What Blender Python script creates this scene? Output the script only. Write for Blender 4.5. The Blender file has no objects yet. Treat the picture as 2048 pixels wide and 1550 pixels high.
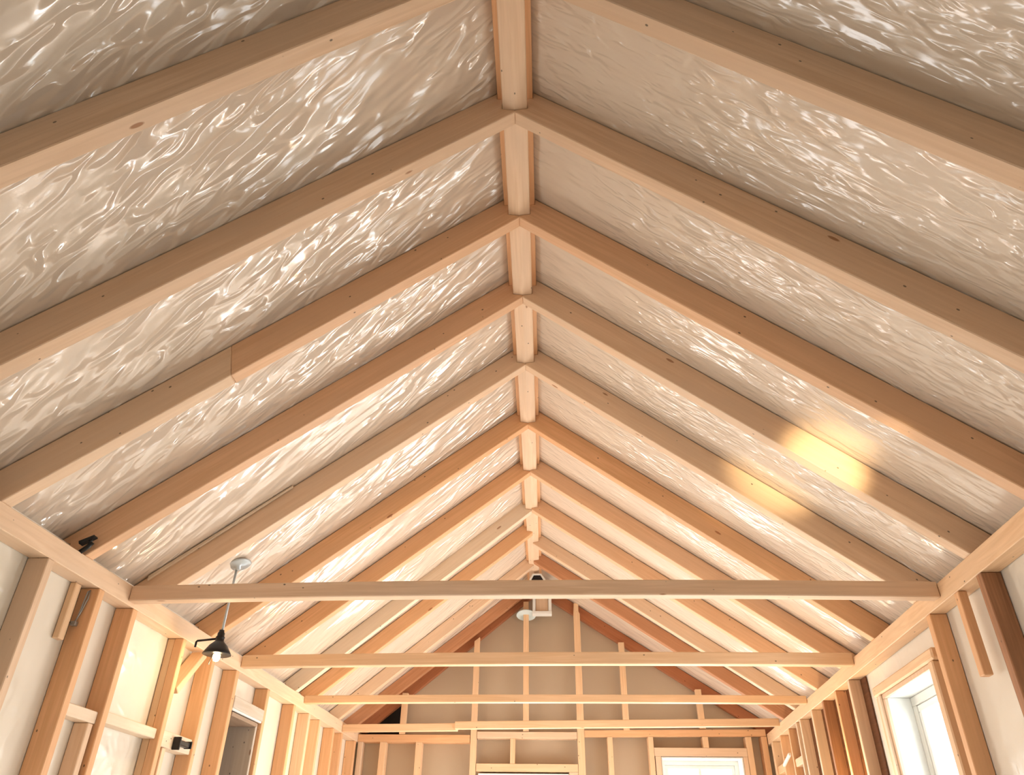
import bpy, bmesh, math, random
from mathutils import Vector, Matrix, noise
random.seed(7)
S = bpy.context.scene
COL = S.collection

# ------------------------------------------------------------------ camera
cam_d = bpy.data.cameras.new('camera'); cam = bpy.data.objects.new('camera', cam_d); COL.objects.link(cam)
cam_d.sensor_width = 36.0; cam_d.lens = 1495.46 / 2048 * 36.0; cam_d.clip_start = 0.02
RX = (0.998939594, 0.044472210, 0.011912583)
RY = (0.014558788, -0.550594186, 0.834646083)
RZ = (0.043677554, -0.833587587, -0.550657795)
cam.matrix_world = Matrix(((RX[0], RY[0], RZ[0], 0.0), (RX[1], RY[1], RZ[1], 0.0), (RX[2], RY[2], RZ[2], 1.4), (0, 0, 0, 1)))
S.camera = cam

# ------------------------------------------------------------------ exposure, world, daylight, added fill
S.view_settings.view_transform = 'Standard'; S.view_settings.look = 'None'
S.view_settings.exposure = 0.30; S.view_settings.gamma = 1.0; S.view_settings.use_curve_mapping = False
S.cycles.use_denoising = True
S.cycles.max_bounces = 7; S.cycles.diffuse_bounces = 4; S.cycles.glossy_bounces = 3
S.cycles.use_adaptive_sampling = True; S.cycles.adaptive_threshold = 0.07
S.cycles.sample_clamp_indirect = 6.0
W = bpy.data.worlds.new('world'); S.world = W; W.use_nodes = True
W.node_tree.nodes['Background'].inputs[0].default_value = (0.93, 0.97, 1.0, 1)
W.node_tree.nodes['Background'].inputs[1].default_value = 1.6

def area_light(name, loc, target, sx, sy, power, col):
    d = bpy.data.lights.new(name, 'AREA'); d.shape = 'RECTANGLE'; d.size = sx; d.size_y = sy
    d.energy = power; d.color = col
    o = bpy.data.objects.new(name, d); COL.objects.link(o); o.location = loc
    o.rotation_euler = (Vector(target) - Vector(loc)).to_track_quat('-Z', 'Y').to_euler()
    return o
FILL = (1.0, 0.985, 0.965)
area_light('daylight_right_window', (2.16, 4.0, 1.40), (0, 4.0, 1.45), 1.0, 1.8, 34, (0.90, 0.965, 1.0))
area_light('daylight_back_window', (1.34, 7.80, 1.35), (1.3, 0, 1.5), 0.9, 2.0, 30, (0.90, 0.965, 1.0))
area_light('daylight_middle_window', (-0.23, 7.80, 1.28), (-0.2, 0, 1.5), 0.9, 1.85, 30, (0.90, 0.965, 1.0))
area_light('fill_low_right_far', (2.02, 5.95, 0.95), (0, 5.6, 0.6), 1.8, 0.85, 84, FILL)  # the four low lights are added fill, out of view behind low openings
area_light('fill_low_right_near', (1.80, 1.75, 0.95), (0, 2.2, 0.6), 1.6, 0.85, 5, FILL)
area_light('fill_low_left_far', (-1.98, 6.15, 0.95), (0, 5.8, 0.6), 1.4, 0.85, 56, FILL)
area_light('fill_low_left_near', (-2.14, 2.8, 0.95), (0, 3.2, 0.6), 1.5, 0.85, 20, FILL)
def point_light(name, loc, power, col, r=0.03):
    d = bpy.data.lights.new(name, 'POINT'); d.energy = power; d.color = col; d.shadow_soft_size = r
    o = bpy.data.objects.new(name, d); COL.objects.link(o); o.location = loc; return o
def spot_light(name, loc, target, power, col, ang, blend=0.8, r=0.03):
    d = bpy.data.lights.new(name, 'SPOT'); d.energy = power; d.color = col; d.spot_size = math.radians(ang); d.spot_blend = blend
    d.shadow_soft_size = r
    o = bpy.data.objects.new(name, d); COL.objects.link(o); o.location = loc
    o.rotation_euler = (Vector(target) - Vector(loc)).to_track_quat('-Z', 'Y').to_euler(); return o
WARM = (1.0, 0.68, 0.32)
spot_light('assumed_spot_beam', (1.25, 1.3, 2.15), (1.21, 2.965, 2.93), 270, (1.0, 0.78, 0.46), 14, 1.0)  # bare spot light, added as the assumed source of the rafter's glow patch

# ------------------------------------------------------------------ the room's measures
def XL(y): return -2.0702 + 0.04355 * y
def XR(y): return 1.5455 + 0.05333 * y
def XC(y): return -0.0927 - 0.00476 * y
def ZC(y): return 3.9471 - 0.01341 * y
ZP = 2.5235            # top of wall plates = rafter seat
ZU = 2.437             # underside of plates
DL, DR = 0.088, 0.080  # depth of the stud walls to the film
RD = 0.150
def RDf(y): return 0.146 - 0.0072 * (y - 1.0)   # rafter depth showing below the film
def ZCLf(y): return 0.088 - 0.0065 * (y - 1.2)
TH = 0.060             # rafter thickness
Y0, Y1 = -1.6, 7.38    # front wall, gable stud face

# ------------------------------------------------------------------ materials
def lin(h):
    h = h.lstrip('#'); r = []
    for i in (0, 2, 4):
        c = int(h[i:i+2], 16) / 255; r.append(c / 12.92 if c <= 0.04045 else ((c + 0.055) / 1.055) ** 2.4)
    return r
def N(nt, t, **kw):
    n = nt.nodes.new(t)
    for k, v in kw.items(): setattr(n, k, v)
    return n
def newmat(name):
    m = bpy.data.materials.new(name); m.use_nodes = True; nt = m.node_tree
    return m, nt, nt.nodes['Principled BSDF']
def mixcol(nt, fac, a, b, mode='MIX'):
    n = N(nt, 'ShaderNodeMix', data_type='RGBA', blend_type=mode)
    L = nt.links
    if isinstance(fac, (int, float)): n.inputs[0].default_value = fac
    else: L.new(fac, n.inputs[0])
    for s, v in ((6, a), (7, b)):
        if hasattr(v, 'is_linked') or hasattr(v, 'node'): L.new(v, n.inputs[s])
        else: n.inputs[s].default_value = (*v, 1)
    return n.outputs[2]
def ramp(nt, src, p0, p1, c0=(0, 0, 0), c1=(1, 1, 1)):
    r = N(nt, 'ShaderNodeValToRGB'); r.color_ramp.elements[0].position = p0; r.color_ramp.elements[1].position = p1
    r.color_ramp.elements[0].color = (*c0, 1); r.color_ramp.elements[1].color = (*c1, 1)
    nt.links.new(src, r.inputs[0]); return r.outputs[0]
def wood(name, hexc, rough=0.55, grain=0.16, spec=0.35):
    m, nt, b = newmat(name); L = nt.links; c = lin(hexc)
    tc = N(nt, 'ShaderNodeTexCoord'); oi = N(nt, 'ShaderNodeObjectInfo')
    off = N(nt, 'ShaderNodeVectorMath', operation='MULTIPLY_ADD')
    comb = N(nt, 'ShaderNodeCombineXYZ')
    for i in range(3): L.new(oi.outputs['Random'], comb.inputs[i])
    L.new(comb.outputs[0], off.inputs[0]); off.inputs[1].default_value = (17, 11, 13); L.new(tc.outputs['Object'], off.inputs[2])
    mp = N(nt, 'ShaderNodeMapping'); mp.inputs['Scale'].default_value = (1.1, 22, 22); L.new(off.outputs[0], mp.inputs[0])
    n1 = N(nt, 'ShaderNodeTexNoise'); n1.inputs['Scale'].default_value = 2.2; n1.inputs['Detail'].default_value = 6; n1.inputs['Distortion'].default_value = 0.9
    L.new(mp.outputs[0], n1.inputs['Vector'])
    mp2 = N(nt, 'ShaderNodeMapping'); mp2.inputs['Scale'].default_value = (1.3, 5, 5); L.new(off.outputs[0], mp2.inputs[0])
    n2 = N(nt, 'ShaderNodeTexNoise'); n2.inputs['Scale'].default_value = 1.5; n2.inputs['Detail'].default_value = 3; L.new(mp2.outputs[0], n2.inputs['Vector'])
    dark = [x * (1 - grain * 1.6) for x in c]; dark = [dark[0], dark[1] * 0.94, dark[2] * 0.86]
    lite = [min(1, x * (1 + grain * 0.35)) for x in c]
    c1 = mixcol(nt, ramp(nt, n1.outputs[0], 0.36, 0.66), dark, lite)
    soft = [x * 0.88 for x in c]
    c2 = mixcol(nt, ramp(nt, n2.outputs[0], 0.35, 0.7), c1, soft)
    nt.nodes[-1] if False else None
    # growth rings
    mp3 = N(nt, 'ShaderNodeMapping'); mp3.inputs['Scale'].default_value = (0.55, 9, 9); L.new(off.outputs[0], mp3.inputs[0])
    wv = N(nt, 'ShaderNodeTexWave', wave_type='RINGS'); wv.inputs['Scale'].default_value = 1.6; wv.inputs['Distortion'].default_value = 5.5; wv.inputs['Detail'].default_value = 2.0
    wv.inputs['Detail Scale'].default_value = 0.6
    L.new(mp3.outputs[0], wv.inputs['Vector'])
    mul = N(nt, 'ShaderNodeMath', operation='MULTIPLY'); mul.inputs[1].default_value = grain * 0.9
    L.new(ramp(nt, wv.outputs['Fac'], 0.72, 1.0), mul.inputs[0])
    c3 = mixcol(nt, mul.outputs[0], c2, [x * 0.62 for x in c])
    # knots and nail heads
    def dots(scale, thr, gate, prev, colr):
        mk = N(nt, 'ShaderNodeMapping'); mk.inputs['Scale'].default_value = scale; L.new(off.outputs[0], mk.inputs[0])
        vo = N(nt, 'ShaderNodeTexVoronoi'); vo.inputs['Scale'].default_value = 1.0; L.new(mk.outputs[0], vo.inputs['Vector'])
        lt = ramp(nt, vo.outputs['Distance'], thr * 0.7, thr, (1, 1, 1), (0, 0, 0))
        sep = N(nt, 'ShaderNodeSeparateColor'); L.new(vo.outputs['Color'], sep.inputs[0])
        gt = N(nt, 'ShaderNodeMath', operation='GREATER_THAN'); gt.inputs[1].default_value = gate; L.new(sep.outputs[0], gt.inputs[0])
        mu = N(nt, 'ShaderNodeMath', operation='MULTIPLY'); L.new(lt, mu.inputs[0]); L.new(gt.outputs[0], mu.inputs[1])
        return mixcol(nt, mu.outputs[0], prev, colr)
    c4 = dots((11, 17, 17), 0.07, 0.1, c3, [x * 0.25 for x in c])
    c5 = dots((3.4, 11, 11), 0.085, 0.72, c4, [c[0] * 0.5, c[1] * 0.36, c[2] * 0.28])
    L.new(c5, b.inputs['Base Color'])
    b.inputs['Roughness'].default_value = rough; b.inputs['Specular IOR Level'].default_value = spec
    bp = N(nt, 'ShaderNodeBump'); bp.inputs['Strength'].default_value = 0.12; bp.inputs['Distance'].default_value = 0.004
    L.new(n1.outputs[0], bp.inputs['Height']); L.new(bp.outputs[0], b.inputs['Normal'])
    return m
def film(name, hexc, scale=(5, 15, 15), rough=0.22, strength=0.8, dist=0.02, spec=0.7, taut=0.28):
    """crinkled polythene sheet; long creases run along local X"""
    m, nt, b = newmat(name); L = nt.links; c = lin(hexc)
    tc = N(nt, 'ShaderNodeTexCoord')
    mp = N(nt, 'ShaderNodeMapping'); mp.inputs['Scale'].default_value = scale; L.new(tc.outputs['Object'], mp.inputs[0])
    n1 = N(nt, 'ShaderNodeTexNoise', noise_type='RIDGED_MULTIFRACTAL'); n1.inputs['Scale'].default_value = 1.0; n1.inputs['Detail'].default_value = 3.0
    n1.inputs['Roughness'].default_value = 0.45; n1.inputs['Distortion'].default_value = 0.7
    L.new(mp.outputs[0], n1.inputs['Vector'])
    mp2 = N(nt, 'ShaderNodeMapping'); mp2.inputs['Scale'].default_value = tuple(s * 0.35 for s in scale); mp2.inputs['Location'].default_value = (3, 5, 1); L.new(tc.outputs['Object'], mp2.inputs[0])
    n2 = N(nt, 'ShaderNodeTexNoise'); n2.inputs['Scale'].default_value = 1.0; n2.inputs['Detail'].default_value = 2.0; L.new(mp2.outputs[0], n2.inputs['Vector'])
    n3 = N(nt, 'ShaderNodeTexNoise'); n3.inputs['Scale'].default_value = 1.1; n3.inputs['Detail'].default_value = 1.0; L.new(tc.outputs['Object'], n3.inputs['Vector'])
    gp = N(nt, 'ShaderNodeNewGeometry'); sp = N(nt, 'ShaderNodeSeparateXYZ'); L.new(gp.outputs['Position'], sp.inputs[0])
    mr = N(nt, 'ShaderNodeMapRange'); L.new(sp.outputs['Y'], mr.inputs['Value'])   # the sheet is pulled tauter towards the far end
    for k_, v_ in (('From Min', 2.4), ('From Max', 5.0), ('To Min', 1.0), ('To Max', taut)): mr.inputs[k_].default_value = v_
    am = N(nt, 'ShaderNodeMath', operation='MULTIPLY'); L.new(n1.outputs[0], am.inputs[0]); L.new(ramp(nt, n3.outputs[0], 0.36, 0.62, (0.12,)*3, (1, 1, 1)), am.inputs[1])
    ad0 = N(nt, 'ShaderNodeMath', operation='ADD'); L.new(am.outputs[0], ad0.inputs[0]); L.new(n2.outputs[0], ad0.inputs[1])
    ad = N(nt, 'ShaderNodeMath', operation='MULTIPLY'); L.new(ad0.outputs[0], ad.inputs[0]); L.new(mr.outputs[0], ad.inputs[1])
    bp = N(nt, 'ShaderNodeBump'); bp.inputs['Strength'].default_value = strength; bp.inputs['Distance'].default_value = dist
    L.new(ad.outputs[0], bp.inputs['Height']); L.new(bp.outputs[0], b.inputs['Coat Normal'])
    b2 = N(nt, 'ShaderNodeBump'); b2.inputs['Strength'].default_value = strength * 0.3; b2.inputs['Distance'].default_value = dist * 0.22
    L.new(ad.outputs[0], b2.inputs['Height']); L.new(b2.outputs[0], b.inputs['Normal'])
    b.inputs['Base Color'].default_value = (*c, 1); b.inputs['Roughness'].default_value = 0.6
    b.inputs['Specular IOR Level'].default_value = 0.2
    b.inputs['Coat Weight'].default_value = 1.0; b.inputs['Coat Roughness'].default_value = rough; b.inputs['Coat IOR'].default_value = 1.3 + spec * 0.6
    return m
def plain(name, hexc, rough=0.5, metal=0.0, spec=0.5, emit=None, estr=0):
    m, nt, b = newmat(name); L = nt.links; c = lin(hexc)
    tc = N(nt, 'ShaderNodeTexCoord'); n1 = N(nt, 'ShaderNodeTexNoise'); n1.inputs['Scale'].default_value = 9; n1.inputs['Detail'].default_value = 3
    L.new(tc.outputs['Object'], n1.inputs['Vector'])
    L.new(mixcol(nt, n1.outputs[0], [x * 0.94 for x in c], [min(1, x * 1.04) for x in c]), b.inputs['Base Color'])
    b.inputs['Roughness'].default_value = rough; b.inputs['Metallic'].default_value = metal; b.inputs['Specular IOR Level'].default_value = spec
    if emit: b.inputs['Emission Color'].default_value = (*lin(emit), 1); b.inputs['Emission Strength'].default_value = estr
    return m
WD = {
    'pale': wood('pine_pale', '#F0DCC4', grain=0.06), 'tan': wood('pine_tan', '#F0D2B4', grain=0.06), 'orange': wood('pine_orange', '#EBB98C', grain=0.08),
    'amber': wood('pine_amber', '#EDC39E', grain=0.07),
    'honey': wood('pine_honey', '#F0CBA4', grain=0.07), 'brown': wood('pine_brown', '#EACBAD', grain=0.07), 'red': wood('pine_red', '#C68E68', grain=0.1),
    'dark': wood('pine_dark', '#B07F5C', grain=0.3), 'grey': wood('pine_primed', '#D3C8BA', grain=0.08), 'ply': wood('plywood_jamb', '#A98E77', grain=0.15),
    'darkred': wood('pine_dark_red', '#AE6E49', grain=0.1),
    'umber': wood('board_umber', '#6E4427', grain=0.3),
}
M_FILM = film('film_ceiling_creased', '#E1D2C1', (5.5, 19, 19), 0.19, 1.0, 0.095, 2.0)
M_FILMR = film('film_ceiling_soft', '#E1D2C1', (9, 34, 34), 0.2, 1.0, 0.035, 1.0)
M_FILMW = film('film_wall', '#E9E2D4', (12, 5, 12), 0.28, 0.9, 0.03)
M_KRAFT = film('film_gable_beige', '#B8A68F', (3, 6, 6), 0.5, 0.18, 0.01, 0.3)
M_WHITE = plain('white_paint', '#F0F0EC', 0.35); M_OFFW = plain('white_trim', '#E4E2DA', 0.4)
M_FLOOR = plain('primed_floor', '#D8D2C8', 0.5)
M_BLACK = plain('black_metal', '#1B1B1D', 0.35, 0.3); M_VOID = plain('dark_void', '#1A1210', 0.9)  # void: near-black colour put in where gaps and openings look dark
M_STEEL = plain('galvanised_steel', '#AEB4B8', 0.35, 0.8); M_CONDUIT = plain('grey_painted_metal', '#B9C2C6', 0.3, 0.2)
M_SHADEIN = plain('shade_inner_white', '#EFE9DC', 0.4)
M_BULB = plain('bulb_glow', '#FFE3B0', 0.3, emit='#FFD9A0', estr=9.0)
m, nt, b = newmat('window_glass'); M_GLASS = m
tr = N(nt, 'ShaderNodeBsdfTransparent'); gl = N(nt, 'ShaderNodeBsdfGlossy'); gl.inputs['Roughness'].default_value = 0.02
mx = N(nt, 'ShaderNodeMixShader'); mx.inputs[0].default_value = 0.06; tr.inputs[0].default_value = (0.97, 0.99, 0.985, 1)
nt.links.new(tr.outputs[0], mx.inputs[1]); nt.links.new(gl.outputs[0], mx.inputs[2]); nt.links.new(mx.outputs[0], nt.nodes['Material Output'].inputs[0])

# ------------------------------------------------------------------ helpers
def tag(o, label=None, cat=None, group=None, kind=None):
    if label: o['label'] = label
    if cat: o['category'] = cat
    if group: o['group'] = group
    if kind: o['kind'] = kind
    return o
def frame(origin, xdir, up=(0, 0, 1)):
    x = Vector(xdir).normalized(); u = Vector(up)
    if abs(x.dot(u)) > 0.98: u = Vector((0, 1, 0))
    y = u.cross(x).normalized(); z = x.cross(y)
    return Matrix(((x[0], y[0], z[0], origin[0]), (x[1], y[1], z[1], origin[1]), (x[2], y[2], z[2], origin[2]), (0, 0, 0, 1)))
def link_mesh(name, verts, faces, mat, fr=None, parent=None, bevel=0.0, smooth=False):
    fr = fr or Matrix.Translation(Vector(verts[0]))
    inv = fr.inverted()
    me = bpy.data.meshes.new(name); me.from_pydata([inv @ Vector(v) for v in verts], [], faces); me.update()
    bm = bmesh.new(); bm.from_mesh(me); bmesh.ops.recalc_face_normals(bm, faces=bm.faces)
    if bevel:
        bmesh.ops.bevel(bm, geom=[e for e in bm.edges if len(e.link_faces) == 2 and e.calc_face_angle(0) > 0.5], offset=bevel, segments=1, affect='EDGES', clamp_overlap=True)
    bm.to_mesh(me); bm.free()
    if smooth:
        for p in me.polygons: p.use_smooth = True
    me.materials.append(mat)
    o = bpy.data.objects.new(name, me); COL.objects.link(o)
    if parent: o.parent = parent; o.matrix_basis = parent.matrix_basis.inverted() @ fr
    else: o.matrix_basis = fr
    return o
BOXF = [(0, 1, 2, 3), (7, 6, 5, 4), (0, 4, 5, 1), (1, 5, 6, 2), (2, 6, 7, 3), (3, 7, 4, 0)]
def prism_geo(loop, off):
    n = len(loop); v = [Vector(p) for p in loop] + [Vector(p) + (off(Vector(p)) if callable(off) else Vector(off)) for p in loop]
    f = [tuple(range(n)), tuple(range(2 * n - 1, n - 1, -1))] + [(i, i + n, (i + 1) % n + n, (i + 1) % n) for i in range(n)]
    return v, f
def prism(name, loop, off, mat, xdir, parent=None, bevel=0.003):
    v, f = prism_geo(loop, off)
    return link_mesh(name, v, f, mat, frame(v[0], xdir), parent, bevel)
def geo_join(parts):
    V, F = [], []
    for v, f in parts:
        k = len(V); V += list(v); F += [tuple(i + k for i in q) for q in f]
    return V, F
def box_geo(x0, x1, y0, y1, z0, z1):
    return ([(x0, y0, z0), (x1, y0, z0), (x1, y1, z0), (x0, y1, z0), (x0, y0, z1), (x1, y0, z1), (x1, y1, z1), (x0, y1, z1)], BOXF)
def box(name, x0, x1, y0, y1, z0, z1, mat, xdir=(1, 0, 0), parent=None, bevel=0.003):
    v, f = box_geo(x0, x1, y0, y1, z0, z1); return link_mesh(name, v, f, mat, frame(v[0], xdir), parent, bevel)
def wbox_geo(side, y0, y1, z0, z1, d0, d1):
    """box in a long wall: y along the wall, d = depth behind the stud face (outwards)"""
    X = (lambda y, d: XL(y) - d) if side < 0 else (lambda y, d: XR(y) + d)
    return ([(X(y0, d0), y0, z0), (X(y0, d1), y0, z0), (X(y1, d1), y1, z0), (X(y1, d0), y1, z0),
             (X(y0, d0), y0, z1), (X(y0, d1), y0, z1), (X(y1, d1), y1, z1), (X(y1, d0), y1, z1)], BOXF)
def wbox(name, side, y0, y1, z0, z1, d0, d1, mat, xdir=(0, 0, 1), parent=None, bevel=0.003):
    v, f = wbox_geo(side, y0, y1, z0, z1, d0, d1); return link_mesh(name, v, f, mat, frame(v[0], xdir), parent, bevel)
def empty(name, loc):
    o = bpy.data.objects.new(name, None); COL.objects.link(o); o.matrix_basis = Matrix.Translation(Vector(loc)); o.empty_display_size = 0.1; return o
def lathe_geo(prof, c, n=40, axis=(0, 0, 1)):
    q = Vector((0, 0, 1)).rotation_difference(Vector(axis)); c = Vector(c); V = []; F = []
    for r, z in prof:
        for k in range(n):
            a = 2 * math.pi * k / n; V.append(c + q @ Vector((r * math.cos(a), r * math.sin(a), z)))
    for i in range(len(prof) - 1):
        for k in range(n): F.append((i * n + k, i * n + (k + 1) % n, (i + 1) * n + (k + 1) % n, (i + 1) * n + k))
    F.append(tuple(range(n - 1, -1, -1))); F.append(tuple(range((len(prof) - 1) * n, len(prof) * n)))
    return V, F
def lathe(name, prof, c, mat, parent=None, n=40, axis=(0, 0, 1)):
    v, f = lathe_geo(prof, c, n, axis); return link_mesh(name, v, f, mat, Matrix.Translation(Vector(c)), parent, 0, True)
def tube_geo(pts, r, n=10):
    pts = [Vector(p) for p in pts]; V = []; F = []; u = None
    for i, p in enumerate(pts):
        d = (pts[min(i + 1, len(pts) - 1)] - pts[max(i - 1, 0)]).normalized()
        if u is None: u = d.orthogonal().normalized()
        u = (u - d * u.dot(d)).normalized(); w = d.cross(u)
        for k in range(n):
            a = 2 * math.pi * k / n; V.append(p + (u * math.cos(a) + w * math.sin(a)) * r)
    for i in range(len(pts) - 1):
        for k in range(n): F.append((i * n + k, i * n + (k + 1) % n, (i + 1) * n + (k + 1) % n, (i + 1) * n + k))
    F.append(tuple(range(n - 1, -1, -1))); F.append(tuple(range((len(pts) - 1) * n, len(pts) * n)))
    return V, F
def tube(name, pts, r, mat, parent=None, n=10):
    v, f = tube_geo(pts, r, n); return link_mesh(name, v, f, mat, Matrix.Translation(Vector(pts[0])), parent, 0, True)
def struct(o, label=None):
    o['kind'] = 'structure'
    if label: o['label'] = label; 
    return o

# ------------------------------------------------------------------ ceiling film (two slopes, creased sheet)
def slope_pt(side, y, x_out, lift):
    """point on a slope: x_out metres out from the ridge line, lift = height perpendicular to the rafter undersides"""
    xf = (XC(y) - XL(y)) if side < 0 else (XR(y) - XC(y))
    m = (ZC(y) - ZP) / xf; c = 1 / math.sqrt(1 + m * m)
    return Vector((XC(y) + side * (x_out + lift * m * c * 1.0), y, ZC(y) - m * x_out + lift * c))
RAF_L = [1.2560, 1.8460, 2.3950, 2.9360, 3.5270, 4.1900, 4.8800, 5.6300, 5.9800, 6.7400, 7.24, 7.43]
RAF_R = [1.2980, 1.8610, 2.4150, 2.9650, 3.5650, 4.2300, 4.8700, 5.5100, 6.2100, 6.6400, 7.43]
def ceiling_slope(side):
    ny, nx = 330, 90; V = []; F = []
    rafs = RAF_L if side < 0 else RAF_R
    for j in range(ny + 1):
        y = Y0 - 0.05 + (7.56 - Y0 + 0.05) * j / ny
        xf = ((XC(y) - XL(y)) if side < 0 else (XR(y) - XC(y))) + 0.02
        # the sheet is stapled up at each rafter and bellies down a little between
        dn = min([abs(y - (r + TH / 2)) for r in rafs] + [0.3])
        belly = 0.010 * min(1, max(0, (dn - 0.03) / 0.1))
        for i in range(nx + 1):
            xo = -0.03 + (xf + 0.085) * i / nx
            w = noise.noise(Vector((xo * 1.7, y * 7.0, side * 5))) * 0.006 + noise.noise(Vector((xo * 5 + 9, y * 16.0, side * 3))) * 0.003
            k = min(1, max(0, (dn - 0.03) / 0.06))
            V.append(slope_pt(side, y, xo, RDf(y) + 0.003 - (belly + w) * k))
    for j in range(ny):
        for i in range(nx):
            a = j * (nx + 1) + i; F.append((a, a + 1, a + nx + 2, a + nx + 1))
    return V, F
vl, fl = ceiling_slope(-1); vr, fr_ = ceiling_slope(1)
def slab(side):
    V = []; F = []
    for y in (Y0 - 0.05, 7.62):
        xf = ((XC(y) - XL(y)) if side < 0 else (XR(y) - XC(y))) + 0.25
        for xo in (-0.06, xf):
            for l in (RD + 0.14, RD + 0.20): V.append(slope_pt(side, y, xo, l))
    return V, [(0, 1, 3, 2), (4, 6, 7, 5), (0, 4, 5, 1), (2, 3, 7, 6), (0, 2, 6, 4), (1, 5, 7, 3)]
ceil = struct(empty('ceiling', (XC(3), 3, ZC(3) + 0.2)))
def slope_dir(side):
    a = slope_pt(side, 3, 0, 0); b_ = slope_pt(side, 3, 1, 0); return (b_ - a)
dl = slope_dir(-1); dr = slope_dir(1)
def skewdir(d, ky): return Vector((d.x, ky, d.z)).normalized()
o = link_mesh('creased_film', vl, fl, M_FILM, frame(vl[0], skewdir(dl, 0.42), Vector((0, 1, 0))), ceil, 0, True); o['label'] = 'strongly crinkled shiny vapour film on the left slope'
o = link_mesh('creased_film', vr, fr_, M_FILMR, frame(vr[0], skewdir(dr, 0.12), Vector((0, 1, 0))), ceil, 0, True); o['label'] = 'softly rippled vapour film on the right slope'
for s in (-1, 1): v, f = slab(s); link_mesh('roof_sheathing', v, f, WD['tan'], None, ceil)

# ------------------------------------------------------------------ walls, floor
def wall_side(name, side, depth, holes, mat, ztop):
    """holes: list of (y0,y1,z0,z1) sorted by y; film face at `depth` behind the studs"""
    parts = []; y = Y0 - 0.05; d1 = depth + 0.12
    for (a, b2, z0, z1) in holes:
        parts.append(wbox_geo(side, y, a, 0, ztop, depth, d1))
        if z0 > 0: parts.append(wbox_geo(side, a, b2, 0, z0, depth, d1))
        parts.append(wbox_geo(side, a, b2, z1, ztop, depth, d1)); y = b2
    parts.append(wbox_geo(side, y, 7.62, 0, ztop, depth, d1))
    v, f = geo_join(parts); return struct(link_mesh(name, v, f, mat, frame(v[0], (0, 1, 0))))
WZ = ZP + 0.05
wall_side('wall_left', -1, DL, [(2.0, 3.6, 0.45, 1.4), (4.66, 5.11, 0, 2.222), (5.4, 6.9, 0.45, 1.45)], M_FILMW, WZ)  # low openings are unseen, added to let the fill in; the doorway is real
wall_side('wall_right', 1, DR, [(0.9, 2.6, 0.45, 1.4), (3.655, 4.36, 0.45, 2.262), (5.0, 6.9, 0.45, 1.4)], M_FILMW, WZ)  # both low openings added for the fill lights; the window between is real
# back gable wall: one outline sheet pieced round its two windows
YB = 7.495
def gable_wall():
    parts = []; xl, xr_ = XL(YB) - 0.2, XR(YB) + 0.2
    def col(x0, x1, z0, z1): parts.append(box_geo(x0, x1, YB, YB + 0.12, z0, z1))
    w1, w2 = (-0.64, 0.165, 0.35, 2.195), (0.982, 1.70, 0.35, 2.337)
    col(xl, w1[0], 0, 2.45); col(w1[0], w1[1], 0, w1[2]); col(w1[0], w1[1], w1[3], 2.45)
    col(w1[1], w2[0], 0, 2.45); col(w2[0], w2[1], 0, w2[2]); col(w2[0], w2[1], w2[3], 2.45); col(w2[1], xr_, 0, 2.45)
    top = [(xl, YB, 2.45), (xr_, YB, 2.45), tuple(slope_pt(1, YB, XR(YB) - XC(YB) + 0.1, RD + 0.01)), tuple(slope_pt(1, YB, -0.04, RD + 0.02)), tuple(slope_pt(-1, YB, XC(YB) - XL(YB) + 0.1, RD + 0.01))]
    parts.append(prism_geo(top, (0, 0.12, 0)))
    return geo_join(parts)
v, f = gable_wall(); struct(link_mesh('wall_back', v, f, M_KRAFT, frame(v[0], (0, 0, 1))))
yb = Y0
top = [(XL(yb) - 0.2, yb, 0), (XR(yb) + 0.2, yb, 0), (XR(yb) + 0.2, yb, ZP)] + [tuple(slope_pt(1, yb, -0.04, RD + 0.02)), (XL(yb) - 0.2, yb, ZP)]
v, f = prism_geo(top, (0, -0.1, 0)); struct(link_mesh('wall_front', v, f, M_WHITE, frame(v[0], (0, 0, 1))))
v, f = box_geo(-2.6, 2.6, Y0 - 0.1, 7.7, -0.1, 0); struct(link_mesh('floor', v, f, M_FLOOR, frame(v[0], (0, 1, 0))))

# ------------------------------------------------------------------ ridge beam
rb = empty('ridge_beam', (XC(3), 3, ZC(3)))
tag(rb, 'long ridge beam running away along the peak of the roof, rafters meeting under it', 'beam')
def ridge_prof(y, pts): return [(XC(y) + a, y, ZC(y) + b2) for a, b2 in pts]
def long_prism(name, pts, ya, yb_, mat, parent, bevel=0.003):
    A, B = ridge_prof(ya, pts), ridge_prof(yb_, pts); n = len(pts)
    f = [tuple(range(n)), tuple(range(2 * n - 1, n - 1, -1))] + [(i, i + n, (i + 1) % n + n, (i + 1) % n) for i in range(n)]
    return link_mesh(name, A + B, f, mat, frame(A[0], (0, 1, 0)), parent, bevel)
HW, HW2 = 0.049, 0.070
long_prism('beam', [(-HW, 0.020), (0, 0.012), (HW, 0.020), (HW, 0.06), (-HW, 0.06)], Y0, 7.40, WD['brown'], rb)
for s in (-1, 1):
    A_ = [(XC(y) + s * a, y, ZC(y) + b2) for y in (Y0, 7.40) for a, b2 in ((HW - 0.012, ZCLf(y)), (HW2, ZCLf(y)), (HW2, ZCLf(y) + 0.05), (HW - 0.012, ZCLf(y) + 0.05))]
    link_mesh('nailing_strip', A_, BOXF, WD['orange'], frame(A_[0], (0, 1, 0)), rb, 0.002)

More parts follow.
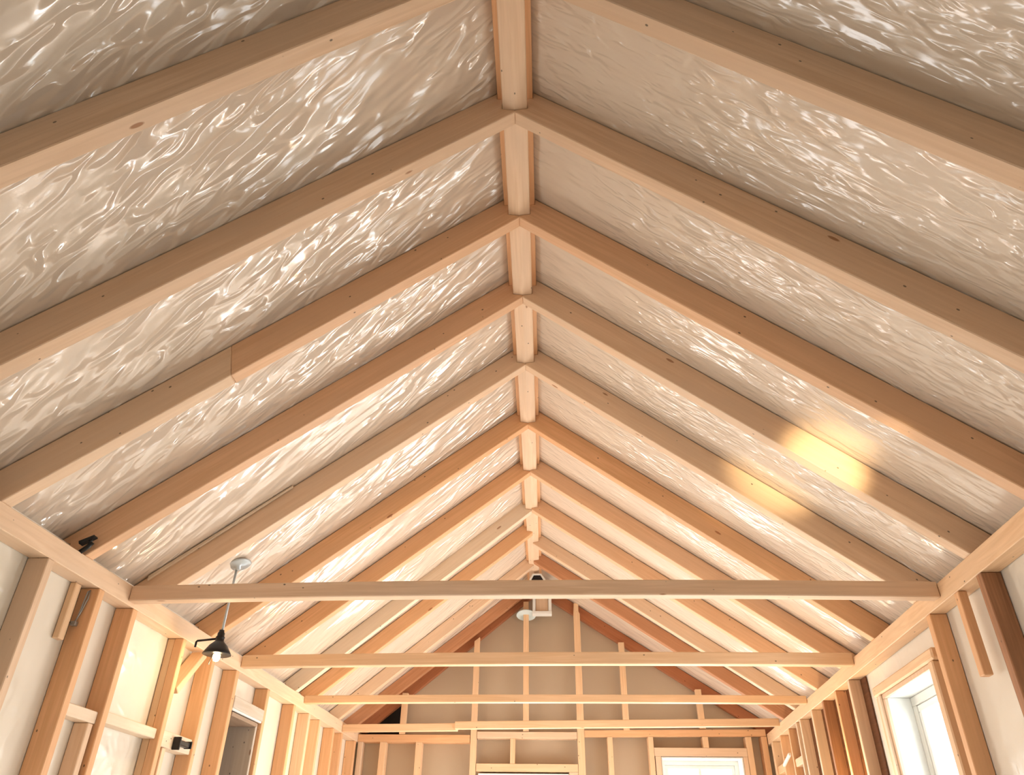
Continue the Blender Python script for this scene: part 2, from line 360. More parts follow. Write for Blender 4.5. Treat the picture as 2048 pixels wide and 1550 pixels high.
# ------------------------------------------------------------------ rafters
def rafter(side, ya, yf, mat, label, th=TH, split=None, drop=0.0):
    """ya = near face at the ridge, yf = near face at the wall plate"""
    y = ya
    xf = (XC(yf) - XL(yf)) if side < 0 else (XR(yf) - XC(yf))
    za = ZC(ya); m_ = (za - ZP) / xf; up = RDf(y) * math.sqrt(1 + m_ * m_)
    D = 0.086
    def pt(xo, z):
        t = xo / xf; yy = ya + (yf - ya) * t
        return (XC(ya) + side * xo + (XC(yf) - XC(ya)) * t, yy, z)
    E_ = xf + (up - 0.056) / m_; zc = za + ZCLf(y)
    prof = [(0, za - drop), (xf - drop / m_, ZP), (xf + D - 0.001, ZP), (xf + D - 0.001, ZP + 0.053), (E_, ZP + 0.053), (HW2, za - m_ * HW2 + up), (HW2, zc), (HW, zc), (HW, za + 0.020), (0, za + 0.012)]
    if drop: prof = prof[:1] + [(xf - drop / m_, ZP)] + prof[2:]
    loop = [pt(*p) for p in prof]
    xd = Vector(loop[1]) - Vector(loop[0])
    if split is None:
        o = prism('rafter', loop, (0, th, 0), mat, xd)
    else:
        xs, mat2 = split   # two boards butted end to end, joint at xs
        o = empty('rafter', loop[0])
        zb = lambda q: za - m_ * q
        A = [prof[0], (xs, zb(xs)), (xs + 0.03, zb(xs + 0.03) + up)] + prof[5:]
        B = [(xs + 0.001, zb(xs + 0.001))] + prof[1:5] + [(xs + 0.031, zb(xs + 0.031) + up)]
        c = prism('board', [pt(*p) for p in A], (0, th, 0), mat2, xd, o); c['label'] = 'orange upper board'
        prism('board', [pt(*p) for p in B], (0, th, 0), mat, xd, o)['label'] = 'greyer tan lower board'
    tag(o, label, 'rafter', 'rafters of the left slope' if side < 0 else 'rafters of the right slope')
    return o
LL = [
 ('brown', 'dark shadowed rafter crossing the top left corner, nearest to the camera'),
 ('brown', 'wide tan rafter on the left slope, second from the top of the picture'),
 ('tan', 'left rafter jointed from a greyer lower board and an orange upper board'),
 ('amber', 'left rafter running down to the black bracket on the wall plate'),
 ('tan', 'pale tan left rafter whose foot sits just before the first tie beam'),
 ('orange', 'bright orange left rafter passing behind the stem of the pendant lamp'),
 ('orange', 'orange left rafter whose foot meets the plate at the second tie beam'),
 ('pale', 'pale left rafter landing between the second and third tie beams'),
 ('orange', 'reddish orange left rafter whose foot stands right above the third tie beam end'),
 ('brown', 'pinkish left rafter landing between the third and fourth tie beams'),
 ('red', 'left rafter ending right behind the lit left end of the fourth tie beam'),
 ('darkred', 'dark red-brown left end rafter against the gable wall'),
]
LR = [
 ('brown', 'dark shadowed rafter crossing the top right corner, nearest to the camera'),
 ('brown', 'wide grey-tan rafter on the right slope, second from the top of the picture'),
 ('amber', 'tan rafter on the right slope just above the glowing lamplit one'),
 ('tan', 'right slope rafter with the bright yellow lamplight patch on its side'),
 ('tan', 'tan right rafter just below the glowing lamplit one, ending at the first tie beam'),
 ('orange', 'bright orange right rafter landing just behind the first tie beam'),
 ('amber', 'orange right rafter landing at the end of the second tie beam'),
 ('amber', 'orange right rafter landing between the second and third tie beams'),
 ('brown', 'pinkish brown right rafter landing at the third tie beam'),
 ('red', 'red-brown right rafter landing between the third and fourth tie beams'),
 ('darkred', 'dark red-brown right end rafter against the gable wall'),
]
for i, y in enumerate(RAF_L):
    ya = (y + RAF_R[i]) / 2 if i <= 5 else y
    if i == 10: ya, y = 7.34, 7.18
    if i == 7: ya = 5.54
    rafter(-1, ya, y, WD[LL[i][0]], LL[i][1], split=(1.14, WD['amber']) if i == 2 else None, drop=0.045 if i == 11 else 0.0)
for i, y in enumerate(RAF_R):
    ya = (y + RAF_L[i]) / 2 if i <= 5 else y
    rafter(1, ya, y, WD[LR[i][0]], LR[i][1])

# ------------------------------------------------------------------ wall plates
for s, D, nm in ((-1, DL, 'left'), (1, DR, 'right')):
    o = wbox('top_plate', s, Y0, 7.49, ZU, ZP, 0.0, D - 0.002, WD['honey' if s > 0 else 'tan'], (0, 1, 0))
    tag(o, 'long horizontal top plate carrying the rafter feet along the %s wall' % nm, 'plate', 'top plates of the long walls')

# ------------------------------------------------------------------ tie beams
def tie(y, x0, x1, zl, zr, h, th, mat, label, crown=0.012):
    n = 12; V = []; F = []
    for i in range(n + 1):
        t = i / n; x = x0 + (x1 - x0) * t; z = zl + (zr - zl) * t + crown * 4 * t * (1 - t)
        V += [(x, y, z - h), (x, y + th, z - h), (x, y + th, z), (x, y, z)]
    for i in range(n):
        for k in range(4): F.append((i * 4 + k, i * 4 + (k + 1) % 4, (i + 1) * 4 + (k + 1) % 4, (i + 1) * 4 + k))
    F.append((3, 2, 1, 0)); F.append(tuple(n * 4 + k for k in range(4)))
    o = link_mesh('tie_beam', V, F, mat, frame(V[0], (1, 0, 0)), None, 0.004)
    return tag(o, label, 'beam', 'tie beams across the room')
def span(y): return XL(y) + 0.001, XR(y) - 0.001
a, b_ = span(3.32); tie(3.32, a, b_, 2.522, 2.530, 0.070, 0.060, WD['brown'], 'nearest and longest tie beam, brown, in front of the pendant stem', 0.018)
a, b_ = span(4.637); tie(4.637, a, b_, 2.532, 2.549, 0.070, 0.055, WD['honey'], 'honey coloured tie beam, second from the camera', 0.012)
a, b_ = span(5.827); tie(5.827, a, b_, 2.532, 2.543, 0.054, 0.05, WD['honey'], 'thin tie beam, third from the camera', 0.008)
a, b_ = span(6.861); tie(6.861, a, -0.78, 2.502, 2.516, 0.060, 0.045, WD['honey'], 'short left half of the farthest lapped tie beam, lamplit at its left end', 0.0)
tie(6.812, -0.80, b_ - 0.001, 2.522, 2.558, 0.060, 0.045, WD['honey'], 'long right half of the farthest tie beam, lapped over the left half', 0.0)

# ------------------------------------------------------------------ studs of the long walls
def stud(side, y0, y1, mat, label, z0=0.05, z1=ZU - 0.001, d0=0.0, d1=None, name='wall_stud', cat='stud', parent=None):
    D = (DL if side < 0 else DR) - 0.002 if d1 is None else d1
    o = wbox(name, side, y0, y1, z0, z1, d0, D, mat, (0, 0, 1), parent)
    if parent is None: tag(o, label, cat, 'studs of the left wall' if side < 0 else 'studs of the right wall')
    return o
stud(-1, 2.731, 2.771, WD['brown'], 'brown stud at the far left edge of the picture, nearest on the left wall')
stud(-1, 3.098, 3.140, WD['orange'], 'orange left stud carrying the small metal box and cable loop')
stud(-1, 3.382, 3.425, WD['orange'], 'reddish orange left stud between two horizontal blocks')
e = empty('wall_stud', (XL(3.9), 3.9, 0.05)); tag(e, 'doubled left stud at the foot of the diagonal brace', 'stud', 'studs of the left wall')
stud(-1, 3.899, 3.936, WD['orange'], '', d0=0.0, d1=0.046, name='board', parent=e); stud(-1, 3.905, 3.942, WD['honey'], '', d0=0.0475, name='board', parent=e)
stud(-1, 4.268, 4.305, WD['orange'], 'narrow left stud standing right below the pendant lamp')
stud(-1, 4.602, 4.645, WD['orange'], 'warmly lit left stud on the near side of the doorway')
stud(-1, 5.122, 5.165, WD['orange'], 'left stud on the far side of the doorway header')
stud(-1, 5.641, 5.685, WD['orange'], 'orange left stud, first one past the doorway studs')
stud(-1, 5.986, 6.030, WD['brown'], 'brown left stud with a dark knot hole, third past the doorway')
stud(-1, 6.251, 6.290, WD['honey'], 'pale honey left stud just behind the brown knotty one')
stud(-1, 6.628, 6.670, WD['orange'], 'left stud directly before the end of the farthest tie beam')
stud(-1, 6.877, 6.915, WD['orange'], 'left stud directly under the end of the farthest tie beam')
stud(-1, 7.30, 7.345, WD['orange'], 'left wall stud in the corner at the gable wall')
stud(1, 2.934, 2.980, WD['dark'], 'dark grained stud at the right edge of the picture, nearest on the right wall')
stud(1, 3.486, 3.530, WD['orange'], 'orange stud on the near side of the large window')
stud(1, 4.817, 4.855, WD['brown'], 'brown stud on the far side of the large window')
stud(1, 5.124, 5.160, WD['orange'], 'orange right stud, first one past the stud beside the window')
stud(1, 5.438, 5.472, WD['dark'], 'dark right stud with a large round knot')
stud(1, 5.766, 5.800, WD['brown'], 'brown right stud just behind the dark knotty one')
stud(1, 6.133, 6.166, WD['brown'], 'front stud of the close pair on the right wall')
stud(1, 6.262, 6.290, WD['brown'], 'back stud of the close pair on the right wall')
stud(1, 6.543, 6.573, WD['orange'], 'right stud at the upper end of the little diagonal white brace')
stud(1, 6.875, 6.905, WD['orange'], 'right stud at the lower end of the little diagonal white brace')
stud(1, 7.21, 7.27, WD['honey'], 'right wall stud in the corner at the gable wall')

# short pieces on the side walls
def piece(name, side, y0, y1, z0, z1, d0, d1, mat, label, cat, xdir=(0, 1, 0), group=None):
    return tag(wbox(name, side, y0, y1, z0, z1, d0, d1, mat, xdir), label, cat, group)
piece('blocking', -1, 3.141, 3.380, 1.938, 1.986, 0.02, DL - 0.002, WD['pale'], 'short pale block between the cable box stud and the next left stud', 'block', group='blocks between the left studs')
piece('blocking', -1, 3.426, 3.897, 1.956, 2.001, 0.02, DL - 0.002, WD['pale'], 'longer pale horizontal block leading up to the doubled left stud', 'block', group='blocks between the left studs')
piece('blocking', -1, 3.944, 4.266, 1.932, 2.005, 0.012, DL - 0.002, WD['pale'], 'pale horizontal block with the black bracket on it', 'block', group='blocks between the left studs')
piece('cripple_stud', -1, 3.335, 3.372, 0.05, 1.937, 0.022, DL - 0.002, WD['tan'], 'short stud standing under the shorter pale block', 'stud', (0, 0, 1), 'cripple studs under the left blocks')
piece('cripple_stud', -1, 3.985, 4.02, 0.05, 1.931, 0.016, DL - 0.002, WD['tan'], 'short stud standing under the block with the black bracket', 'stud', (0, 0, 1), 'cripple studs under the left blocks')
piece('cleat', -1, 3.02, 3.06, 2.205, ZU - 0.001, 0.058, DL - 0.002, WD['honey'], 'short wooden cleat on the left film beside the cable box stud', 'cleat', (0, 0, 1))
piece('cleat', 1, 3.162, 3.205, 2.10, ZU - 0.001, 0.0, 0.038, WD['orange'], 'short wooden cleat hanging from the right plate between two studs', 'cleat', (0, 0, 1))
# doorway on the left wall
hd = empty('door_header', (XL(4.87), 4.87, 2.222)); tag(hd, 'pale grey primed header over the dark doorway on the left wall', 'header')
wbox('header_board', -1, 4.647, 5.120, 2.235, 2.302, -0.004, DL - 0.002, WD['grey'], (0, 1, 0), hd)
wbox('edge_trim', -1, 4.647, 5.105, 2.222, 2.234, -0.004, 0.012, M_WHITE, (0, 1, 0), hd)
door = struct(empty('door_1', (XL(4.88) - 0.1, 4.88, 0)))
wbox('jamb', -1, 5.085, 5.109, 0.0, 2.221, 0.02, 0.30, WD['grey'], (0, 0, 1), door)
wbox('jamb', -1, 4.661, 4.685, 0.0, 2.221, DL, 0.208, WD['ply'], (0, 0, 1), door)
wbox('head_jamb', -1, 4.686, 5.084, 2.197, 2.221, 0.013, 0.208, WD['ply'], (0, 1, 0), door)
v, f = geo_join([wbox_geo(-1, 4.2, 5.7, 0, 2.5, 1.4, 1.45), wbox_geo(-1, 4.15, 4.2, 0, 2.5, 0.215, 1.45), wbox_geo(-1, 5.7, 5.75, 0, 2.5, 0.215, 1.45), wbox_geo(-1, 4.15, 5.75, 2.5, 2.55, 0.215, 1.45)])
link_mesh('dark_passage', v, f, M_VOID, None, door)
# knee brace from the doubled stud up to the plate
def inplane(side, y, z, d): return ((XL(y) - d) if side < 0 else (XR(y) + d), y, z)
def bar(name, side, p, q, w, d0, d1, mat, label, cat, group=None):
    """bar in the wall plane from (y,z) p to q, width w"""
    py, pz = p; qy, qz = q; l = math.hypot(qy - py, qz - pz); ny, nz = -(qz - pz) / l * w / 2, (qy - py) / l * w / 2
    c = [(py + ny, pz + nz), (qy + ny, qz + nz), (qy - ny, qz - nz), (py - ny, pz - nz)]
    V = [inplane(side, y, z, d0) for y, z in c] + [inplane(side, y, z, d1) for y, z in c]
    return tag(link_mesh(name, V, [(0, 1, 2, 3), (7, 6, 5, 4), (0, 4, 5, 1), (1, 5, 6, 2), (2, 6, 7, 3), (3, 7, 4, 0)], mat, frame(V[0], Vector(V[1]) - Vector(V[0])), None, 0.003), label, cat, group)
bar('knee_brace', -1, (3.965, 2.19), (4.182, 2.422), 0.036, 0.0, DL - 0.01, WD['honey'], 'diagonal brace rising from the doubled left stud to the plate behind the lamp', 'brace')
bar('short_brace', 1, (6.60, 2.26), (6.86, 2.21), 0.022, -0.02, 0.0, M_OFFW, 'small white diagonal piece between the two last right studs', 'brace')
piece('blocking', 1, 6.296, 6.540, 2.16, 2.215, 0.01, 0.066, WD['honey'], 'pale block low between the close pair of right studs and the next stud', 'block', group='blocks between the right studs')
piece('blocking', 1, 6.908, 7.205, 2.18, 2.24, 0.01, DR - 0.002, WD['orange'], 'block between the last right stud and the gable corner', 'block', group='blocks between the right studs')
# dark backing board behind the right studs
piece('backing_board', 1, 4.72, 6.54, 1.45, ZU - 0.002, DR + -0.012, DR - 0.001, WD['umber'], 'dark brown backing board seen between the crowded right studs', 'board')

# ------------------------------------------------------------------ large window in the right wall
def window_side():
    w = struct(empty('window_1', (XR(4.0), 4.0, 1.15)))
    y0, y1, z0, z1 = 3.655, 4.36, 0.45, 2.262
    d_in = 0.0
    # casing boards round the opening, flush with the studs
    wbox('casing', 1, y0 - 0.075, y1 + 0.10, z1, z1 + 0.052, d_in, DR - 0.002, WD['honey'], (0, 1, 0), w, 0.008)
    wbox('casing', 1, y1, y1 + 0.045, z0, z1 - 0.001, d_in, DR - 0.002, WD['pale'], (0, 0, 1), w, 0.006)
    wbox('casing', 1, y1 + 0.048, y1 + 0.10, z0, z1 - 0.001, 0.012, DR - 0.002, WD['honey'], (0, 0, 1), w, 0.006)
    wbox('casing', 1, y0 - 0.055, y0, z0, z1 - 0.001, d_in, DR - 0.002, WD['honey'], (0, 0, 1), w, 0.006)
    # brown rebate
    g = geo_join([wbox_geo(1, y0, y1, z1 - 0.024, z1 - 0.001, 0.012, 0.03), wbox_geo(1, y1 - 0.024, y1, z0, z1 - 0.025, 0.012, 0.03), wbox_geo(1, y0, y0 + 0.012, z0, z1 - 0.025, 0.012, 0.03)])
    link_mesh('rebate', g[0], g[1], WD['brown'], frame(g[0][0], (0, 0, 1)), w, 0.002)
    t = 0.012
    g = geo_join([wbox_geo(1, y0, y1, z1 - t - 0.008, z1 - 0.008, 0.031, 0.198), wbox_geo(1, y1 - t - 0.006, y1 - 0.006, z0, z1 - t - 0.009, 0.031, 0.198), wbox_geo(1, y0, y0 + t, z0, z1 - t - 0.009, 0.031, 0.198), wbox_geo(1, y0, y1, z0, z0 + t, 0.031, 0.198)])
    link_mesh('reveal', g[0], g[1], M_WHITE, None, w, 0.001)
    def ring(name, a, b2, c, d, fw, e0, e1, mat):
        g = geo_join([wbox_geo(1, a, b2, d - fw, d, e0, e1), wbox_geo(1, a, b2, c, c + fw, e0, e1), wbox_geo(1, a, a + fw, c + fw, d - fw, e0, e1), wbox_geo(1, b2 - fw, b2, c + fw, d - fw, e0, e1)])
        return link_mesh(name, g[0], g[1], mat, None, w, 0.003)
    ring('frame', y0 + t, y1 - t - 0.007, z0 + t, z1 - t - 0.009, 0.045, 0.150, 0.195, M_OFFW)
    ring('sash', y0 + t + 0.046, y1 - t - 0.053, z0 + t + 0.046, z1 - t - 0.055, 0.035, 0.158, 0.19, M_WHITE)
    wbox('glass_pane', 1, y0 + 0.09, y1 - 0.10, z0 + 0.09, z1 - 0.10, 0.175, 0.179, M_GLASS, (0, 1, 0), w, 0)
window_side()

# windows in the gable wall
def window_back(name, x0, x1, z0, z1, mull, mat=M_WHITE):
    w = struct(empty(name, ((x0 + x1) / 2, Y1, z0)))
    t = 0.012; ya, yb2 = Y1 + 0.005, YB + 0.115
    g = geo_join([box_geo(x0, x1, ya, yb2, z1 - t, z1 - 0.001), box_geo(x0 + 0.0, x0 + t, ya, yb2, z0, z1 - t), box_geo(x1 - t, x1, ya, yb2, z0, z1 - t), box_geo(x0 + t, x1 - t, ya, yb2, z0, z0 + t)])
    link_mesh('reveal', g[0], g[1], M_WHITE, None, w, 0.001)
    def ring(nm, a, b2, c, d, fw, e0, e1):
        g = geo_join([box_geo(a, b2, e0, e1, d - fw, d), box_geo(a, b2, e0, e1, c, c + fw), box_geo(a, a + fw, e0, e1, c + fw, d - fw), box_geo(b2 - fw, b2, e0, e1, c + fw, d - fw)])
        link_mesh(nm, g[0], g[1], M_OFFW, None, w, 0.002)
    ring('frame', x0 + t, x1 - t, z0 + t, z1 - t, 0.035, yb2 - 0.06, yb2 - 0.01)
    ring('sash', x0 + t + 0.036, x1 - t - 0.036, z0 + t + 0.036, z1 - t - 0.036, 0.028, yb2 - 0.05, yb2 - 0.015)
    if mull: box('glazing_bar', (x0 + x1) / 2 - 0.012, (x0 + x1) / 2 + 0.012, yb2 - 0.045, yb2 - 0.02, z0 + t + 0.064, z1 - t - 0.064, M_OFFW, (0, 0, 1), w, 0.002)
    box('glass_pane', x0 + 0.07, x1 - 0.07, yb2 - 0.032, yb2 - 0.028, z0 + 0.07, z1 - 0.07, M_GLASS, (1, 0, 0), w, 0)
window_back('window_2', -0.638, 0.163, 0.35, 2.192, False)
window_back('window_3', 0.984, 1.698, 0.35, 2.334, True)

# ------------------------------------------------------------------ gable framing
GD = YB - 0.002
def gpost(name, x0, x1, z0, z1, mat, label, cat='stud', grp='studs of the gable wall', ya=Y1, yb_=GD, dx=0.0, xdir=(0, 0, 1)):
    """dx: lean of the top to the side"""
    V = [(x0, ya, z0), (x1, ya, z0), (x1, yb_, z0), (x0, yb_, z0), (x0 + dx, ya, z1), (x1 + dx, ya, z1), (x1 + dx, yb_, z1), (x0 + dx, yb_, z1)]
    return tag(link_mesh(name, V, BOXF, mat, frame(V[0], xdir), None, 0.002), label, cat, grp)
UD = 7.427   # upper gable studs are shallow, in front of the end rafters
H, T_, O_ = WD['honey'], WD['tan'], WD['orange']
PL = 2.502; PU = 2.440
gpost('gable_stud', -0.242, -0.190, 2.535, 3.72, H, 'gable stud passing through the round white dish', yb_=UD)
g2 = empty('gable_stud', (0.28, Y1, 0.05)); tag(g2, 'tall gable post running from the roof down beside the middle window, notched at its top', 'stud', 'studs of the gable wall')
v, f = prism_geo([(0.247, Y1, 0.05), (0.312, Y1, 0.05), (0.312, Y1, 3.60), (0.300, Y1, 3.62), (0.300, Y1, 3.705), (0.256, Y1, 3.705), (0.250, Y1, 3.60)], (0, UD - Y1, 0))
link_mesh('post', v, f, H, frame(v[0], (0, 0, 1)), g2, 0.002)
gpost('gable_stud', 0.667, 0.722, 2.545, 3.325, H, 'slightly leaning gable stud right of the tall notched post', yb_=UD, dx=0.003)
gpost('gable_stud', 1.352, 1.406, 2.565, 2.90, H, 'short pointed gable stud near the right rafter foot', yb_=UD, dx=-0.003)
g3 = empty('gable_stud', (-0.69, Y1, 0.05)); tag(g3, 'tall gable post running from the roof down to the left of the middle window', 'stud', 'studs of the gable wall')
v, f = prism_geo([(-0.722, Y1, 0.05), (-0.661, Y1, 0.05), (-0.664, Y1, 3.375), (-0.716, Y1, 3.335)], (0, UD - Y1, 0))
link_mesh('post', v, f, H, frame(v[0], (0, 0, 1)), g3, 0.002)
gpost('gable_stud', -1.374, -1.320, 2.505, 2.86, H, 'short gable stud beside the black gap at the left', yb_=UD)
# plates of the gable wall
gpost('gable_plate', XL(Y1) + 0.002, -0.724, PU, PL, O_, 'left length of the gable top plate, up to the tall left post', 'plate', 'plates of the gable wall', xdir=(1, 0, 0))
gpost('gable_plate', -0.659, 0.245, 2.476, 2.530, WD['brown'], 'short darker plate between the two tall gable posts', 'plate', 'plates of the gable wall', xdir=(1, 0, 0))
V = [(0.314, Y1, 2.492), (1.93, Y1, 2.505), (1.93, 7.428, 2.505), (0.314, 7.428, 2.492), (0.314, Y1, 2.545), (1.93, Y1, 2.562), (1.93, 7.428, 2.562), (0.314, 7.428, 2.545)]
tag(link_mesh('gable_plate', V, BOXF, O_, frame(V[0], (1, 0, 0)), None, 0.002), 'right length of the gable top plate, from the notched post to the right corner', 'plate', 'plates of the gable wall')
# lower studs
zl = PU - 0.001
gpost('gable_stud', -1.742, -1.700, 0.05, zl, T_, 'gable stud tight in the left corner')
gpost('gable_stud', -1.541, -1.484, 0.05, zl, H, 'lower gable stud, first from the left corner')
gpost('gable_stud', -1.213, -1.158, 0.05, zl, H, 'lower gable stud midway between left corner and tall left post')
gpost('cripple_stud', -0.357, -0.314, 2.270, 2.475, H, 'cripple stud on the header of the middle window', grp='cripple studs over the gable windows')
gpost('window_header', -0.659, 0.245, 2.206, 2.269, H, 'header board over the middle gable window', 'header', 'headers over the gable windows', xdir=(1, 0, 0))
gpost('jack_stud', 0.166, 0.245, 0.05, 2.205, WD['brown'], 'jack stud at the right side of the middle gable window', grp='jack studs beside the gable windows')
gpost('gable_stud', 0.517, 0.562, 0.05, 2.492, H, 'thin lower gable stud just right of the tall notched post')
gpost('gable_stud', 0.880, 0.925, 0.05, 2.495, H, 'lower gable stud left of the right gable window')
gpost('cripple_stud', 1.364, 1.414, 2.408, 2.498, H, 'cripple stud on the header of the right gable window', grp='cripple studs over the gable windows')
gpost('window_header', 0.927, 1.742, 2.338, 2.407, WD['brown'], 'header board over the right gable window', 'header', 'headers over the gable windows', xdir=(1, 0, 0))
gpost('jack_stud', 0.932, 0.981, 0.05, 2.337, WD['brown'], 'jack stud at the left side of the right gable window', grp='jack studs beside the gable windows')
gpost('jack_stud', 1.701, 1.741, 0.05, 2.337, WD['brown'], 'jack stud at the right side of the right gable window', grp='jack studs beside the gable windows')
gpost('gable_stud', 1.744, 1.796, 0.05, 2.500, H, 'lower gable stud right of the right gable window')
gpost('gable_stud', 1.885, 1.932, 0.05, 2.502, WD['orange'], 'gable stud tight in the right corner')
# darkness of the gap at the gable's left end, painted on a flat patch
tri = [(-1.70, YB - 0.004, 2.504), (-1.40, YB - 0.004, 2.504), (-1.40, YB - 0.004, 2.86)]
tri = [(-1.74, YB - 0.003, 2.505), (-1.376, YB - 0.003, 2.505), (-1.376, YB - 0.003, 2.80), (-1.74, YB - 0.003, 2.53)]
v, f = prism_geo(tri, (0, 0.0025, 0)); tag(link_mesh('gap_patch', v, f, M_VOID), 'black patch standing for the dark gap in the lower left corner of the gable triangle', 'patch')

# ------------------------------------------------------------------ pendant lamp
lx, ly = -1.696, 3.886
pl = empty('pendant_lamp', (lx, ly, 2.38)); tag(pl, 'lit black barn-shade pendant lamp hanging on a long grey stem from the left slope', 'lamp')
nrm = (slope_pt(-1, ly, 1, 1) - slope_pt(-1, ly, 1, 0)).normalized(); dn = -nrm
cz = 2.832
lathe('canopy', [(0.002, 0.0), (0.070, 0.001), (0.072, 0.006), (0.064, 0.012), (0.016, 0.016), (0.012, 0.034), (0.001, 0.035)], (lx, ly, cz), M_CONDUIT, pl, 40, tuple((Vector((0, 0, -1)) * 0.5 + dn * 0.5).normalized()))
tube('stem', [(lx, ly, cz - 0.02), (lx - 0.002, ly, 2.66), (lx - 0.004, ly, 2.466)], 0.0065, M_CONDUIT, pl, 14)
sx_, sz_ = lx - 0.006, 2.350
sh = lathe('lamp_shade', [(0.070, 0.0), (0.072, 0.002), (0.060, 0.022), (0.046, 0.044), (0.030, 0.060), (0.022, 0.068), (0.021, 0.082), (0.024, 0.086), (0.018, 0.094), (0.018, 0.108), (0.014, 0.114), (0.013, 0.124), (0.001, 0.125), (0.001, 0.09), (0.020, 0.066), (0.028, 0.057), (0.044, 0.041), (0.058, 0.020), (0.068, 0.001)], (sx_, ly, sz_), M_BLACK, pl, 44)
li = lathe('shade_lining', [(0.0665, 0.001), (0.0565, 0.0185), (0.0425, 0.0385), (0.0265, 0.054), (0.001, 0.062), (0.001, 0.061), (0.026, 0.0525), (0.0415, 0.0375), (0.0555, 0.0175), (0.0655, 0.0005)], (sx_, ly, sz_), M_SHADEIN, pl, 44); li['label'] = 'cream inner lining of the shade'
lathe('bulb', [(0.001, -0.034), (0.012, -0.030), (0.019, -0.016), (0.018, 0.0), (0.011, 0.022), (0.010, 0.05), (0.001, 0.052)], (sx_ + 0.002, ly, sz_), M_BULB, pl, 24)
tube('side_arm', [(sx_ - 0.012, ly, 2.431), (sx_ - 0.06, ly, 2.426), (sx_ - 0.118, ly, 2.420), (sx_ - 0.122, ly, 2.415), (sx_ - 0.122, ly, 2.388)], 0.0055, M_BLACK, pl, 10)
tube('pull_cord', [(sx_ - 0.018, ly - 0.01, sz_ + 0.02), (sx_ - 0.020, ly - 0.01, sz_ - 0.02), (sx_ - 0.026, ly - 0.012, sz_ - 0.045), (sx_ - 0.024, ly - 0.012, sz_ - 0.052)], 0.002, M_BLACK, pl, 6)
point_light('pendant_bulb_light', (sx_ + 0.002, ly, sz_ - 0.045), 3, (1.0, 0.74, 0.42), 0.02)
# bare point lights added for assumed, unmodelled lamps that warm the far studs
point_light('assumed_far_left_light', (-1.42, 5.75, 2.15), 4, WARM, 0.03)
point_light('assumed_far_right_light', (1.62, 5.15, 1.84), 9, WARM, 0.03)

# ------------------------------------------------------------------ small fittings
dish = lathe('dish', [(0.001, 0.0), (0.060, 0.0), (0.088, 0.010), (0.096, 0.022), (0.090, 0.024), (0.058, 0.008), (0.001, 0.006)], (-0.215, 7.375, 3.60), plain('pale_dish', '#D6E4E6', 0.3), None, 40, (0, -0.3, -1))
tag(dish, 'round pale dish fitted round a gable stud just under the roof peak', 'dish')
vent = empty('gable_vent', (-0.05, 7.33, 3.6)); tag(vent, 'white peaked vent box on the gable right under the end of the ridge beam', 'vent')
vx0, vx1, vy = -0.150, 0.035, 7.30
g = geo_join([box_geo(vx0, vx0 + 0.028, vy, 7.378, 3.60, 3.78), box_geo(vx1 - 0.03, vx1, vy, 7.378, 3.60, 3.78), box_geo(vx0 - 0.005, vx1 + 0.002, vy - 0.004, 7.378, 3.572, 3.602)])
link_mesh('housing', g[0], g[1], M_WHITE, None, vent, 0.003)
box('louvre_panel', vx0 + 0.03, vx1 - 0.032, vy + 0.02, 7.37, 3.604, 3.78, WD['brown'], (0, 0, 1), vent)
ay = 6.90
v, f = prism_geo([(-0.172, ay, 3.770), (-0.172, ay, 3.782), (-0.140, ay, 3.838), (-0.060, ay, 3.838), (-0.020, ay, 3.782), (-0.020, ay, 3.770), (-0.034, ay, 3.770), (-0.068, ay, 3.824), (-0.130, ay, 3.824), (-0.158, ay, 3.770)], (0, 0.05, 0))
link_mesh('arched_trim', v, f, M_WHITE, None, vent, 0.002)
v, f = prism_geo([(-0.157, ay + 0.01, 3.771), (-0.035, ay + 0.01, 3.771), (-0.069, ay + 0.01, 3.823), (-0.129, ay + 0.01, 3.823)], (0, 0.35, 0))
link_mesh('opening', v, f, M_VOID, None, vent)['label'] = 'black duct opening under the arch'

# black bracket on the left plate beside a rafter foot
bk = empty('roof_bracket', (XL(2.88) + 0.01, 2.88, 2.53)); tag(bk, 'small black metal bracket on the left plate beside a rafter foot', 'bracket')
bx, by, bz = XL(2.90) + 0.012, 2.905, 2.545
tube('clamp', [(bx - 0.02, by, bz - 0.02), (bx + 0.008, by, bz + 0.005), (bx + 0.02, by, bz + 0.024)], 0.010, M_BLACK, bk, 12)
v, f = prism_geo([(bx - 0.03, by - 0.012, bz + 0.012), (bx + 0.028, by - 0.012, bz + 0.046), (bx + 0.024, by - 0.012, bz + 0.054), (bx - 0.036, by - 0.012, bz + 0.026)], (0, 0.03, 0))
link_mesh('strap', v, f, M_BLACK, None, bk, 0.002)
tube('bolt', [(bx + 0.02, by - 0.02, bz + 0.022), (bx + 0.035, by - 0.03, bz + 0.020)], 0.006, M_BLACK, bk, 10)
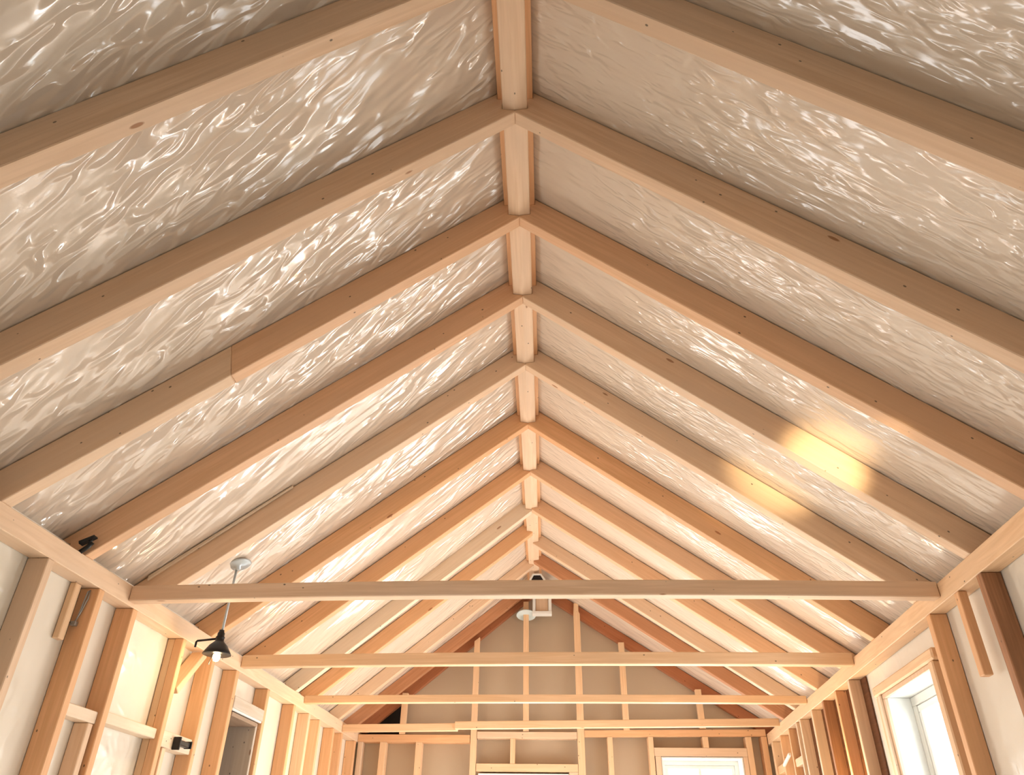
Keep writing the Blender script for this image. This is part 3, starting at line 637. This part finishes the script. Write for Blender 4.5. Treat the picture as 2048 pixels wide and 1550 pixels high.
# black spool bracket on the pale block
sb = empty('block_bracket', (XL(4.12), 4.12, 1.96)); tag(sb, 'black spool shaped bracket screwed to the pale horizontal block', 'bracket')
def wp(y, z, d): return (XL(y) - d, y, z)
for nm, ys in (('flange', (4.060, 4.072)), ('flange', (4.185, 4.195))):
    wbox(nm, -1, ys[0], ys[1], 1.93 if ys[0] < 4.1 else 1.95, 1.99 if ys[0] < 4.1 else 1.985, -0.028, 0.010, M_BLACK, (0, 0, 1), sb, 0.002)
wbox('body', -1, 4.073, 4.184, 1.953, 1.978, -0.022, 0.010, M_BLACK, (0, 1, 0), sb, 0.004)
wbox('clip', -1, 4.20, 4.225, 1.958, 1.972, -0.010, 0.010, M_STEEL, (0, 1, 0), sb, 0.002)
# black fixing in the pocket behind the knee brace
pk = tag(wbox('black_cap', -1, 4.16, 4.195, 2.318, 2.352, DL - 0.024, DL - 0.003, M_BLACK), 'small black cap on the film behind the diagonal brace', 'cap')
# metal box with cable loop on the orange stud
jb = empty('junction_box', (XL(3.09) - 0.03, 3.09, 2.27)); tag(jb, 'small metal box with a grey cable loop on the near face of a left stud', 'box')
fx = XL(3.098); fy = 3.0975
box('metal_box', fx - 0.070, fx - 0.046, fy - 0.020, fy, 2.272, 2.290, M_STEEL, (1, 0, 0), jb, 0.002)
tube('cable', [(fx - 0.056, fy - 0.010, 2.290), (fx - 0.046, fy - 0.008, 2.33), (fx - 0.034, fy - 0.007, 2.39), (fx - 0.036, fy - 0.007, 2.425), (fx - 0.044, fy - 0.007, 2.418), (fx - 0.048, fy - 0.007, 2.37), (fx - 0.052, fy - 0.008, 2.31)], 0.003, M_STEEL, jb, 8)
tube('wire', [(fx - 0.070, fy - 0.006, 2.284), (fx - 0.082, fy - 0.006, 2.288)], 0.0018, M_BLACK, jb, 6)
# pale strip nailed high on the near face of a left rafter foot
def strip():
    y = RAF_L[4]; loop = []
    for xo, l in ((1.22, 0.116), (1.86, 0.104), (1.86, 0.124), (1.22, 0.125)): p = slope_pt(-1, y, xo - l * 0.59, l); loop.append((p.x, y - 0.014, p.z))
    o = prism('nailing_lath', loop, (0, 0.0135, 0), WD['pale'], Vector(loop[1]) - Vector(loop[0]), None, 0.002)
    tag(o, 'thin pale lath nailed high on the left rafter foot before the first tie beam', 'lath')
strip()
